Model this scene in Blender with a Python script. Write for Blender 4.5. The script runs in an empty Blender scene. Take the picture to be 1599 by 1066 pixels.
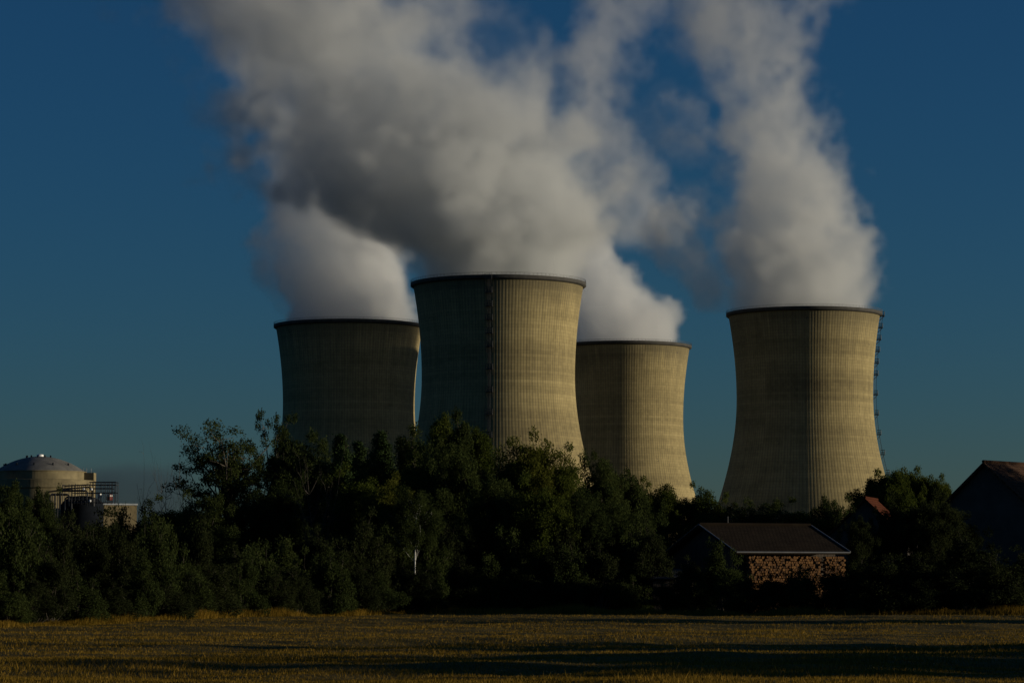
import bpy, math, random
import numpy as np
from mathutils import Vector

R = math.radians
scene = bpy.context.scene
COL = scene.collection

# ------------------------------------------------------------------ camera, sky, sun, exposure
F, CX, CY, HOR = 4500.0, 799.5, 533.0, 905.0
CAMZ = 2.0
PITCH = math.atan((HOR - CY) / F)
cam_d = bpy.data.cameras.new('camera')
cam_d.sensor_width = 36.0
cam_d.lens = F / 1599.0 * 36.0
cam_d.clip_start, cam_d.clip_end = 0.5, 60000.0
cam = bpy.data.objects.new('camera', cam_d)
cam.location = (0, 0, CAMZ)
cam.rotation_euler = (math.pi / 2 + PITCH, 0, 0)
COL.objects.link(cam)
scene.camera = cam

SUN_T, SUN_E = R(2.0), R(5.0)            # sun to the right, a little to the camera's side, very low
sun_dir = Vector((math.cos(SUN_T) * math.cos(SUN_E), -math.sin(SUN_T) * math.cos(SUN_E), math.sin(SUN_E)))
sl = bpy.data.lights.new('sun', 'SUN')
sl.energy = 5.0
sl.angle = R(0.5)
sl.color = (1.0, 0.88, 0.66)
sun = bpy.data.objects.new('sun', sl)
sun.rotation_euler = sun_dir.to_track_quat('Z', 'Y').to_euler()
COL.objects.link(sun)

world = bpy.data.worlds.new('World')
scene.world = world
world.use_nodes = True
wn = world.node_tree.nodes
wl = world.node_tree.links
for n in list(wn):
    wn.remove(n)
sky = wn.new('ShaderNodeTexSky')
sky.sky_type = 'NISHITA'
sky.sun_disc = False
sky.sun_elevation = SUN_E
sky.sun_rotation = math.atan2(sun_dir.x, sun_dir.y)
sky.altitude = 200
sky.air_density = 1.0
sky.dust_density = 0.08
sky.ozone_density = 5.6
hsv = wn.new('ShaderNodeHueSaturation')
hsv.inputs['Saturation'].default_value = 1.0
bg = wn.new('ShaderNodeBackground')
bg.inputs['Strength'].default_value = 0.078
wo = wn.new('ShaderNodeOutputWorld')
wl.new(sky.outputs['Color'], hsv.inputs['Color'])
wl.new(hsv.outputs['Color'], bg.inputs['Color'])
wl.new(bg.outputs['Background'], wo.inputs['Surface'])

scene.view_settings.view_transform = 'Standard'
scene.view_settings.look = 'None'
scene.view_settings.gamma = 1.0
scene.view_settings.exposure = -0.37
cy = scene.cycles
cy.max_bounces = 12
cy.diffuse_bounces = 1
cy.glossy_bounces = 2
cy.transmission_bounces = 3
cy.volume_bounces = 10
cy.transparent_max_bounces = 8
cy.volume_step_rate = 1.0
cy.volume_max_steps = 512
cy.use_denoising = True
cy.sample_clamp_indirect = 6.0

rng = np.random.default_rng(7)
random.seed(7)


def at(px, py, Y):
    """the world point seen at photo pixel (px, py) at the depth Y"""
    dx, dy = (px - CX) / F, (CY - py) / F
    vy = math.cos(PITCH) - dy * math.sin(PITCH)
    vz = math.sin(PITCH) + dy * math.cos(PITCH)
    k = Y / vy
    return Vector((dx * k, Y, CAMZ + vz * k))


def pxm(Y):
    return F / Y


# ------------------------------------------------------------------ helpers: objects
def tag(o, label=None, cat=None, group=None, kind=None):
    if label: o['label'] = label
    if cat: o['category'] = cat
    if group: o['group'] = group
    if kind: o['kind'] = kind
    return o


def link(o, parent=None):
    COL.objects.link(o)
    if parent is not None:
        o.parent = parent
    return o


def empty(name, loc=(0, 0, 0), rz=0.0, scale=(1, 1, 1)):
    o = bpy.data.objects.new(name, None)
    o.empty_display_size = 0.5
    o.location, o.rotation_euler, o.scale = loc, (0, 0, rz), scale
    return link(o)


def mesh_np(name, verts, quads=None, tris=None, smooth=False):
    """a mesh from numpy arrays"""
    me = bpy.data.meshes.new(name)
    verts = np.asarray(verts, np.float32)
    me.vertices.add(len(verts))
    me.vertices.foreach_set('co', verts.ravel())
    loops, starts, n = [], [], 0
    if quads is not None and len(quads):
        q = np.asarray(quads, np.int32)
        loops.append(q.ravel()); starts.append(n + 4 * np.arange(len(q))); n += 4 * len(q)
    if tris is not None and len(tris):
        t = np.asarray(tris, np.int32)
        loops.append(t.ravel()); starts.append(n + 3 * np.arange(len(t))); n += 3 * len(t)
    if n:
        lp, st = np.concatenate(loops), np.concatenate(starts)
        me.loops.add(n)
        me.loops.foreach_set('vertex_index', lp.astype(np.int32))
        me.polygons.add(len(st))
        me.polygons.foreach_set('loop_start', st.astype(np.int32))
        if smooth:
            me.polygons.foreach_set('use_smooth', np.ones(len(st), bool))
    me.update(calc_edges=True)
    me.validate()
    return me


def obj(name, me, mat, parent=None):
    o = bpy.data.objects.new(name, me)
    if mat is not None and not me.materials:
        me.materials.append(mat)
    return link(o, parent)


class MB:
    """collects boxes, tubes, lathes and prisms for ONE mesh"""
    def __init__(self):
        self.v, self.f = [], []

    def add(self, vs, fs):
        b = len(self.v)
        self.v += [tuple(p) for p in vs]
        self.f += [tuple(i + b for i in f) for f in fs]

    def hexa(self, p):
        self.add(p, [(0, 3, 2, 1), (4, 5, 6, 7), (0, 1, 5, 4), (1, 2, 6, 5), (2, 3, 7, 6), (3, 0, 4, 7)])

    def box(self, c, s, rz=0.0):
        ca, sa = math.cos(rz), math.sin(rz)
        p = []
        for z in (-.5, .5):
            for x, y in ((-.5, -.5), (.5, -.5), (.5, .5), (-.5, .5)):
                X, Y = x * s[0], y * s[1]
                p.append((c[0] + X * ca - Y * sa, c[1] + X * sa + Y * ca, c[2] + z * s[2]))
        self.hexa(p)

    def tube(self, a, b, r0, r1=None, n=6, caps=True):
        a, b = Vector(a), Vector(b)
        r1 = r0 if r1 is None else r1
        d = b - a
        if d.length < 1e-6: return
        d.normalize()
        u = d.orthogonal().normalized()
        w = d.cross(u)
        vs = []
        for c, r in ((a, r0), (b, r1)):
            for k in range(n):
                t = 2 * math.pi * k / n
                vs.append(c + (u * math.cos(t) + w * math.sin(t)) * r)
        fs = [(k, (k + 1) % n, n + (k + 1) % n, n + k) for k in range(n)]
        if caps:
            fs += [tuple(range(n - 1, -1, -1)), tuple(range(n, 2 * n))]
        self.add(vs, fs)

    def path(self, pts, rad, n=6):
        pts = [Vector(p) for p in pts]
        vs, fs = [], []
        for i, p in enumerate(pts):
            d = (pts[min(i + 1, len(pts) - 1)] - pts[max(i - 1, 0)])
            d = d.normalized() if d.length > 1e-9 else Vector((0, 0, 1))
            ref = Vector((1, 0, 0)) if abs(d.x) < 0.9 else Vector((0, 1, 0))
            u = d.cross(ref).normalized(); w = d.cross(u)
            for k in range(n):
                t = 2 * math.pi * k / n
                vs.append(p + (u * math.cos(t) + w * math.sin(t)) * rad[i])
        for i in range(len(pts) - 1):
            for k in range(n):
                fs.append((i * n + k, i * n + (k + 1) % n, (i + 1) * n + (k + 1) % n, (i + 1) * n + k))
        fs += [tuple(range(n - 1, -1, -1)), tuple((len(pts) - 1) * n + k for k in range(n))]
        self.add(vs, fs)

    def lathe(self, prof, n=64, c=(0, 0, 0), close=False):
        vs, fs = [], []
        for r, z in prof:
            for k in range(n):
                t = 2 * math.pi * k / n
                vs.append((c[0] + r * math.cos(t), c[1] + r * math.sin(t), c[2] + z))
        m = len(prof)
        for i in range(m if close else m - 1):
            j = (i + 1) % m
            for k in range(n):
                fs.append((i * n + k, i * n + (k + 1) % n, j * n + (k + 1) % n, j * n + k))
        self.add(vs, fs)

    def build(self, name, mat, parent=None, smooth=False, label=None):
        me = bpy.data.meshes.new(name)
        me.from_pydata(self.v, [], self.f)
        if smooth:
            me.polygons.foreach_set('use_smooth', np.ones(len(me.polygons), bool))
        me.update()
        o = obj(name, me, mat, parent)
        if label: o['label'] = label
        return o


# ------------------------------------------------------------------ helpers: materials
class NT:
    def __init__(self, name):
        self.m = bpy.data.materials.new(name)
        self.m.use_nodes = True
        self.t = self.m.node_tree
        for n in list(self.t.nodes):
            self.t.nodes.remove(n)
        self.out = self.t.nodes.new('ShaderNodeOutputMaterial')

    def n(self, typ, **kw):
        nd = self.t.nodes.new('ShaderNode' + typ)
        for k, v in kw.items():
            if k in ('operation', 'blend_type', 'data_type', 'noise_dimensions', 'feature', 'attribute_name', 'noise_type', 'voronoi_dimensions', 'interpolation_type'):
                setattr(nd, k, v)
        return nd

    def l(self, a, b):
        self.t.links.new(a, b)

    def val(self, sock, v):
        if hasattr(v, 'is_output') or hasattr(v, 'node'):
            self.l(v, sock)
        else:
            sock.default_value = v

    def math(self, op, a, b=0.0, clamp=False):
        nd = self.n('Math', operation=op)
        nd.use_clamp = clamp
        self.val(nd.inputs[0], a); self.val(nd.inputs[1], b)
        return nd.outputs[0]

    def noise(self, vec, scale, detail=4.0, rough=0.55, dist=0.0):
        nd = self.n('TexNoise')
        if vec is not None: self.l(vec, nd.inputs['Vector'])
        nd.inputs['Scale'].default_value = scale
        nd.inputs['Detail'].default_value = detail
        nd.inputs['Roughness'].default_value = rough
        nd.inputs['Distortion'].default_value = dist
        return nd.outputs['Fac']

    def ramp(self, fac, stops):
        nd = self.n('ValToRGB')
        el = nd.color_ramp.elements
        while len(el) < len(stops): el.new(0.5)
        for e, (p, c) in zip(el, stops):
            e.position = p
            e.color = (*c, 1) if len(c) == 3 else c
        self.l(fac, nd.inputs['Fac'])
        return nd.outputs['Color']

    def mix(self, fac, a, b, blend='MIX'):
        nd = self.n('MixRGB', blend_type=blend)
        self.val(nd.inputs['Fac'], fac)
        for s, v in ((nd.inputs['Color1'], a), (nd.inputs['Color2'], b)):
            if hasattr(v, 'node'): self.l(v, s)
            else: s.default_value = (*v, 1)
        return nd.outputs['Color']

    def maprange(self, v, a, b, c, d):
        nd = self.n('MapRange')
        self.l(v, nd.inputs['Value'])
        for k, x in zip(('From Min', 'From Max', 'To Min', 'To Max'), (a, b, c, d)):
            nd.inputs[k].default_value = x
        return nd.outputs['Result']

    def coord(self, which='Object'):
        return self.n('TexCoord').outputs[which]

    def scaled(self, vec, s):
        nd = self.n('Mapping')
        self.l(vec, nd.inputs['Vector'])
        nd.inputs['Scale'].default_value = s
        return nd.outputs['Vector']

    def principled(self, col, rough=0.8, bump=None, bstr=0.3, bdist=0.05, spec=0.3, metal=0.0):
        p = self.n('BsdfPrincipled')
        if hasattr(col, 'node'): self.l(col, p.inputs['Base Color'])
        else: p.inputs['Base Color'].default_value = (*col, 1)
        self.val(p.inputs['Roughness'], rough)
        p.inputs['Specular IOR Level'].default_value = spec
        p.inputs['Metallic'].default_value = metal
        if bump is not None:
            b = self.n('Bump')
            b.inputs['Strength'].default_value = bstr
            b.inputs['Distance'].default_value = bdist
            self.l(bump, b.inputs['Height'])
            self.l(b.outputs['Normal'], p.inputs['Normal'])
        self.l(p.outputs['BSDF'], self.out.inputs['Surface'])
        return self.m


def simple(name, col, var=0.25, scale=3.0, rough=0.8, spec=0.3, metal=0.0, bstr=0.15):
    t = NT(name)
    c = t.coord()
    f = t.noise(c, scale, 5)
    lo = tuple(x * (1 - var) for x in col); hi = tuple(min(1, x * (1 + var)) for x in col)
    return t.principled(t.ramp(f, [(0.3, lo), (0.7, hi)]), rough, f, bstr, 0.03, spec, metal)


def mat_concrete_tower():
    t = NT('tower_concrete')
    c = t.coord()
    sx = t.n('SeparateXYZ'); t.l(c, sx.inputs[0])
    ang = t.math('ARCTAN2', sx.outputs['Y'], sx.outputs['X'])
    u = t.math('MULTIPLY', ang, 156 / (2 * math.pi))          # one unit per rib
    z = sx.outputs['Z']
    lift = t.math('FLOOR', t.math('DIVIDE', z, 1.35))
    rib = t.math('FLOOR', t.math('ADD', u, 0.5))
    # each pour has its own tone, each panel a little of its own
    wl_ = t.n('TexWhiteNoise', noise_dimensions='1D'); t.l(lift, wl_.inputs['W'])
    cb = t.n('CombineXYZ'); t.l(rib, cb.inputs[0]); t.l(lift, cb.inputs[1])
    wp = t.n('TexWhiteNoise', noise_dimensions='2D'); t.l(cb.outputs[0], wp.inputs['Vector'])
    oi = t.n('ObjectInfo')
    own = t.math('MULTIPLY', oi.outputs['Random'], 40.0)          # no two shells weather alike
    # slow bands with height
    cz = t.n('CombineXYZ'); t.l(t.math('MULTIPLY', z, 0.11), cz.inputs[0]); t.l(t.math('MULTIPLY', ang, 0.25), cz.inputs[1]); t.l(own, cz.inputs[2])
    band = t.noise(cz.outputs[0], 1.0, 5, 0.65)
    # vertical streaks, long in z
    cs = t.n('CombineXYZ'); t.l(t.math('MULTIPLY', u, 0.55), cs.inputs[0]); t.l(t.math('MULTIPLY', z, 0.03), cs.inputs[1]); t.l(own, cs.inputs[2])
    streak = t.noise(cs.outputs[0], 1.0, 5, 0.7)
    blot = t.noise(t.scaled(c, (0.05, 0.05, 0.05)), 1.0, 6, 0.65)
    spot = t.noise(t.scaled(c, (0.35, 0.35, 0.35)), 1.0, 3, 0.6)
    v = t.math('MULTIPLY', wl_.outputs['Value'], 0.09)
    v = t.math('ADD', v, t.math('MULTIPLY', wp.outputs['Value'], 0.10))
    v = t.math('ADD', v, t.math('ADD', t.math('MULTIPLY', band, 0.66), -0.055))
    v = t.math('ADD', v, t.math('ADD', t.math('MULTIPLY', streak, 0.52), -0.085))
    v = t.math('ADD', v, t.math('MULTIPLY', blot, 0.35))
    v = t.math('ADD', v, t.math('MULTIPLY', spot, 0.10))
    col = t.ramp(v, [(0.46, (0.127, 0.101, 0.050)), (0.78, (0.277, 0.222, 0.104)), (1.04, (0.385, 0.31, 0.148))])
    cr = t.n('CombineXYZ'); t.l(t.math('MULTIPLY', u, 0.8), cr.inputs[0]); t.l(own, cr.inputs[1])
    run = t.noise(cr.outputs[0], 1.0, 3, 0.7)
    reach = t.maprange(run, 0.35, 0.75, 4.0, 34.0)
    wet = t.math('SUBTRACT', 1.0, t.math('DIVIDE', t.math('SUBTRACT', 127.0, z), reach), True)
    col = t.mix(t.math('MULTIPLY', wet, 0.55), col, (0.085, 0.075, 0.05))
    # formwork joints
    fz = t.math('FRACT', t.math('DIVIDE', z, 1.35))
    joint = t.math('LESS_THAN', fz, 0.10)
    col = t.mix(t.math('MULTIPLY', joint, 0.35), col, (0.09, 0.08, 0.06))
    fu = t.math('FRACT', t.math('ADD', u, 0.5))
    vj = t.math('LESS_THAN', t.math('ABSOLUTE', t.math('SUBTRACT', fu, 0.5)), 0.10)
    col = t.mix(t.math('MULTIPLY', vj, 0.45), col, (0.08, 0.07, 0.055))
    # dark patches (spalled or repaired)
    pt = t.noise(t.scaled(c, (0.22, 0.22, 0.30)), 1.0, 2, 0.5)
    col = t.mix(t.maprange(pt, 0.74, 0.78, 0, 0.6), col, (0.07, 0.06, 0.05))
    h = t.math('ADD', t.math('MULTIPLY', spot, 0.4), t.math('MULTIPLY', joint, -0.3))
    return t.principled(col, 0.9, h, 0.3, 0.08, 0.15)


def mat_leaf(name, dark, light, trans=0.35):
    t = NT(name)
    g = t.n('NewGeometry')
    oi = t.n('ObjectInfo')
    big = t.noise(t.coord(), 0.9, 3)
    f = t.math('ADD', t.math('MULTIPLY', g.outputs['Random Per Island'], 0.55), t.math('MULTIPLY', big, 0.45))
    f = t.math('ADD', f, t.math('MULTIPLY', t.math('SUBTRACT', oi.outputs['Random'], 0.5), 0.35))
    col = t.ramp(f, [(0.15, dark), (0.85, light)])
    d = t.n('BsdfDiffuse'); t.l(col, d.inputs['Color'])
    tr = t.n('BsdfTranslucent'); t.l(col, tr.inputs['Color'])
    m1 = t.n('MixShader'); m1.inputs[0].default_value = trans
    t.l(d.outputs[0], m1.inputs[1]); t.l(tr.outputs[0], m1.inputs[2])
    t.l(m1.outputs[0], t.out.inputs['Surface'])
    return t.m


def mat_bark(name, a, b, sc=(6, 6, 1.2)):
    t = NT(name)
    f = t.noise(t.scaled(t.coord(), sc), 1.0, 6, 0.65)
    return t.principled(t.ramp(f, [(0.35, a), (0.65, b)]), 0.9, f, 0.6, 0.05)


def mat_ground():
    t = NT('field_ground')
    c = t.coord()
    a = t.noise(t.scaled(c, (0.12, 0.25, 0.2)), 1.0, 6, 0.6)
    b = t.noise(t.scaled(c, (1.3, 1.8, 1.0)), 1.0, 6, 0.65)
    f = t.math('ADD', t.math('MULTIPLY', a, 0.6), t.math('MULTIPLY', b, 0.4))
    col = t.ramp(f, [(0.36, (0.055, 0.048, 0.008)), (0.52, (0.115, 0.078, 0.014)), (0.68, (0.17, 0.115, 0.022))])
    sp = t.n('SeparateXYZ'); t.l(c, sp.inputs[0])
    far = t.noise(t.scaled(c, (0.004, 0.003, 0.01)), 1.0, 5)
    land = t.ramp(far, [(0.35, (0.022, 0.030, 0.012)), (0.65, (0.045, 0.050, 0.020))])
    edge = t.math('MAXIMUM', t.maprange(sp.outputs['Y'], 215, 235, 0, 1), t.math('SUBTRACT', 1.0, t.maprange(sp.outputs['Y'], -30, 0, 0, 1)))
    col = t.mix(edge, col, land)
    return t.principled(col, 0.95, b, 0.8, 0.06, 0.1)


def mat_grass():
    t = NT('dry_grass')
    g = t.n('NewGeometry')
    big = t.noise(t.scaled(t.coord(), (0.12, 0.25, 0.2)), 1.0, 5)
    f = t.math('ADD', t.math('MULTIPLY', g.outputs['Random Per Island'], 0.5), t.math('MULTIPLY', big, 0.5))
    col = t.ramp(f, [(0.25, (0.066, 0.050, 0.008)), (0.5, (0.18, 0.110, 0.016)), (0.8, (0.31, 0.186, 0.032))])
    d = t.n('BsdfDiffuse'); t.l(col, d.inputs['Color'])
    tr = t.n('BsdfTranslucent'); t.l(col, tr.inputs['Color'])
    m = t.n('MixShader'); m.inputs[0].default_value = 0.3
    t.l(d.outputs[0], m.inputs[1]); t.l(tr.outputs[0], m.inputs[2])
    t.l(m.outputs[0], t.out.inputs['Surface'])
    return t.m


def mat_steam(name, aniso=0.25, col=(0.895, 0.90, 0.905)):
    t = NT(name)
    at_ = t.n('Attribute', attribute_name='density')
    pv = t.n('VolumePrincipled')
    pv.inputs['Color'].default_value = (*col, 1)
    pv.inputs['Density'].default_value = 1.0
    pv.inputs['Density Attribute'].default_value = 'density'
    pv.inputs['Anisotropy'].default_value = aniso
    t.t.nodes.remove(at_)
    t.l(pv.outputs['Volume'], t.out.inputs['Volume'])
    return t.m


def mat_tiles(name, dark, light, sx, sy):
    t = NT(name)
    c = t.coord('UV')
    br = t.n('TexBrick')
    t.l(t.scaled(c, (sx, sy, 1)), br.inputs['Vector'])
    br.inputs['Color1'].default_value = (*dark, 1)
    br.inputs['Color2'].default_value = (*light, 1)
    br.inputs['Mortar'].default_value = (dark[0] * .3, dark[1] * .3, dark[2] * .3, 1)
    br.inputs['Scale'].default_value = 1.0
    br.inputs['Mortar Size'].default_value = 0.04
    br.inputs['Brick Width'].default_value = 0.25
    br.inputs['Row Height'].default_value = 0.33
    n = t.noise(t.coord(), 1.2, 5)
    col = t.mix(0.5, br.outputs['Color'], t.ramp(n, [(0.35, dark), (0.65, light)]))
    h = t.math('ADD', br.outputs['Fac'], t.math('MULTIPLY', n, 0.4))
    return t.principled(col, 0.95, h, 0.6, -0.05, 0.04)


M = {}
M['tower'] = mat_concrete_tower()
M['collar'] = simple('collar_concrete', (0.045, 0.042, 0.036), 0.35, 0.4)
M['steel'] = simple('dark_steel', (0.03, 0.03, 0.032), 0.3, 2.0, 0.5, 0.4, 0.0)
M['galv'] = simple('galvanised_steel', (0.42, 0.43, 0.44), 0.2, 1.0, 0.35, 0.5, 0.7)
M['reactor'] = simple('reactor_concrete', (0.17, 0.138, 0.072), 0.3, 0.25)
M['dome'] = simple('dome_concrete', (0.13, 0.125, 0.115), 0.25, 0.3)
M['tank_dark'] = simple('shade_dark_cladding', (0.008, 0.010, 0.014), 0.25, 0.3, 0.9, 0.03)  # near-black: the shadow on this building is put into its colour
M['white'] = simple('white_paint', (0.75, 0.75, 0.73), 0.06, 0.7, 0.3, 0.5)
M['red'] = simple('red_paint', (0.22, 0.05, 0.04), 0.2, 0.7, 0.5)
M['pale'] = simple('pale_concrete', (0.13, 0.10, 0.048), 0.25, 0.5)
M['leafA'] = mat_leaf('leaf_dark', (0.0218, 0.0319, 0.0109), (0.0521, 0.0655, 0.0185))
M['leafK'] = mat_leaf('leaf_hedge', (0.0151, 0.0202, 0.0084), (0.0353, 0.0420, 0.0151))
M['leafB'] = mat_leaf('leaf_mid', (0.0300, 0.0443, 0.0086), (0.0785, 0.0928, 0.0172))
M['leafC'] = mat_leaf('leaf_yellow', (0.0403, 0.0484, 0.0081), (0.0907, 0.0941, 0.0174))
M['leafD'] = mat_leaf('needle', (0.0218, 0.0378, 0.0134), (0.0462, 0.0672, 0.0235), 0.15)
M['bark'] = mat_bark('bark', (0.035, 0.027, 0.02), (0.10, 0.085, 0.065))
M['birch'] = mat_bark('birch_bark', (0.35, 0.34, 0.31), (0.72, 0.70, 0.66), (3, 3, 9))
M['ground'] = mat_ground()
M['grass'] = mat_grass()
M['steam'] = mat_steam('steam_vapour')
M['steam_thick'] = mat_steam('thick_shaded_steam', 0.25, (0.815, 0.828, 0.835))  # darker copy of the steam: thickness and shading put into the albedo
M['steam_tall'] = mat_steam('tall_steam', 0.25, (0.835, 0.845, 0.852))
M['cloud'] = mat_steam('shaded_stratus_cloud', 0.2, (0.10, 0.13, 0.19))  # low albedo stands in for the cloud lying in shade
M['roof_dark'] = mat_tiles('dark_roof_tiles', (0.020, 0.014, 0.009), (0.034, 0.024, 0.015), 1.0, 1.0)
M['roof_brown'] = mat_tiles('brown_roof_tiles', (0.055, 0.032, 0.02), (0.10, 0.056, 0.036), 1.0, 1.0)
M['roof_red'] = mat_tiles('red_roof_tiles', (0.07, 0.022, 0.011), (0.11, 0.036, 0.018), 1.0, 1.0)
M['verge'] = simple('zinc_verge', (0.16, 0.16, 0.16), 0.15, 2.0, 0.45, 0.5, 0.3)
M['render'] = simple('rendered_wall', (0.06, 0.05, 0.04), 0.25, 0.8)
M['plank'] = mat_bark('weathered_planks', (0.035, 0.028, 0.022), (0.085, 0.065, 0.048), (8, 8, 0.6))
M['log'] = mat_bark('log_bark', (0.06, 0.04, 0.025), (0.15, 0.10, 0.06))
M['window'] = simple('window_glass', (0.02, 0.022, 0.025), 0.1, 1.0, 0.15, 0.5)


def mat_cut():
    t = NT('cut_log_ends')
    g = t.n('NewGeometry')
    n = t.noise(t.coord(), 9.0, 4)
    f = t.math('ADD', t.math('MULTIPLY', g.outputs['Random Per Island'], 0.7), t.math('MULTIPLY', n, 0.3))
    return t.principled(t.ramp(f, [(0.2, (0.055, 0.023, 0.005)), (0.5, (0.115, 0.048, 0.010)), (0.85, (0.18, 0.083, 0.020))]), 0.85, n, 0.3)


M['cut'] = mat_cut()
M['iron'] = simple('corrugated_iron', (0.20, 0.19, 0.18), 0.3, 2.0, 0.5, 0.4, 0.4)

# ------------------------------------------------------------------ ground: one sheet to the horizon
def smooth_noise2(x, y, seed):
    r = np.random.default_rng(seed)
    out = np.zeros_like(x)
    for k in range(12):
        wl_ = 2.2 * (1.24 ** k)
        a = r.uniform(0, 2 * math.pi)
        ph = r.uniform(0, 2 * math.pi)
        out += (wl_ ** 0.5) * np.sin((x * math.cos(a) + y * math.sin(a)) * 2 * math.pi / wl_ + ph)
    return out


def ground_z(x, y):
    fx = np.clip((70 - np.abs(x)) / 20, 0, 1) * np.clip((y - 5) / 20, 0, 1) * np.clip((205 - y) / 25, 0, 1)
    return 0.007 * smooth_noise2(x, y, 3) * fx


def axis(lo, hi, step, far):
    inner = np.arange(lo, hi + 1e-6, step)
    up, v, s = [], hi, step
    while v < far:
        s *= 1.5; v += s; up.append(v)
    dn, v, s = [], lo, step
    while v > -far:
        s *= 1.5; v -= s; dn.append(v)
    return np.concatenate([np.array(dn[::-1]), inner, np.array(up)])


gx, gy = axis(-45, 45, 0.45, 20000), axis(25, 205, 0.45, 20000)
GX, GY = np.meshgrid(gx, gy)
GZ = ground_z(GX, GY)
nv, nu = GX.shape
idx = np.arange(nv * nu).reshape(nv, nu)
q = np.stack([idx[:-1, :-1], idx[:-1, 1:], idx[1:, 1:], idx[1:, :-1]], -1).reshape(-1, 4)
g = obj('ground', mesh_np('ground', np.stack([GX, GY, GZ], -1).reshape(-1, 3), q, smooth=True), M['ground'])
tag(g, kind='structure')


def edge_Y(px):
    """depth of the far edge of the field under photo column px"""
    xs = [-200, 0, 200, 400, 560, 640, 760, 900, 1100, 1300, 1599, 1800]
    ys = [977, 976, 971, 963, 960, 957.5, 957.5, 958, 958.5, 959, 960, 961]
    return CAMZ * F / (np.interp(px, xs, ys) - HOR)


# ------------------------------------------------------------------ cooling towers
TH = 128.0


def tower_r(z):
    b = 62.0 if z < 88 else 80.0
    return 32.7 * math.sqrt(1 + ((88 - z) / b) ** 2)


def tower_shell():
    NR, NZ = 156, 64
    zs = np.linspace(0, TH - 1.2, NZ)
    rs = np.array([tower_r(z) for z in zs])
    th = []
    off = []
    for k in range(NR):
        a = 2 * math.pi * k / NR
        w = 2 * math.pi / NR
        th += [a - 0.10 * w, a - 0.06 * w, a + 0.06 * w, a + 0.10 * w]
        off += [0.0, -0.012, -0.012, 0.0]
    th, off = np.array(th), np.array(off)
    n = len(th)
    rr = rs[:, None] + off[None, :]
    V = np.stack([rr * np.cos(th), rr * np.sin(th), np.repeat(zs[:, None], n, 1)], -1).reshape(-1, 3)
    id_ = np.arange(NZ * n).reshape(NZ, n)
    nx = np.roll(id_, -1, 1)
    Q = np.stack([id_[:-1], nx[:-1], nx[1:], id_[1:]], -1).reshape(-1, 4)
    # inner face of the shell
    th2 = np.linspace(0, 2 * math.pi, 96, endpoint=False)
    r2 = rs - 0.9
    V2 = np.stack([r2[:, None] * np.cos(th2), r2[:, None] * np.sin(th2), np.repeat(zs[:, None], 96, 1)], -1).reshape(-1, 3)
    i2 = np.arange(NZ * 96).reshape(NZ, 96) + len(V)
    n2 = np.roll(i2, -1, 1)
    Q2 = np.stack([i2[:-1], i2[1:], n2[1:], n2[:-1]], -1).reshape(-1, 4)
    return mesh_np('shell', np.concatenate([V, V2]), np.concatenate([Q, Q2]))


shell_me = tower_shell()
rt = tower_r(TH)
mb = MB()
mb.lathe([(rt - 1.1, TH - 1.6), (rt + 0.25, TH - 1.6), (rt + 1.0, TH - 1.05), (rt + 1.0, TH + 0.25), (rt + 0.85, TH + 0.3), (rt - 1.1, TH + 0.3)], 192, close=True)
collar_proto = mb.build('rim_collar', M['collar'])
collar_me = collar_proto.data
bpy.data.objects.remove(collar_proto)
mb = MB()
for k in range(120):
    a = 2 * math.pi * k / 120
    mb.tube((math.cos(a) * (rt + .9), math.sin(a) * (rt + .9), TH + .25), (math.cos(a) * (rt + .9), math.sin(a) * (rt + .9), TH + 1.3), 0.05, n=4)
for z in (0.8, 1.3):
    mb.lathe([(rt + .86, TH + z - .04), (rt + .94, TH + z - .04), (rt + .94, TH + z + .04), (rt + .86, TH + z + .04)], 120, close=True)
rail_proto = mb.build('rim_railing', M['steel'])
rail_me = rail_proto.data
bpy.data.objects.remove(rail_proto)

plat_z = [TH - 1.6 - 5.6 * k for k in range(6)]
while plat_z[-1] > 14: plat_z.append(plat_z[-1] - 9.4)


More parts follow.
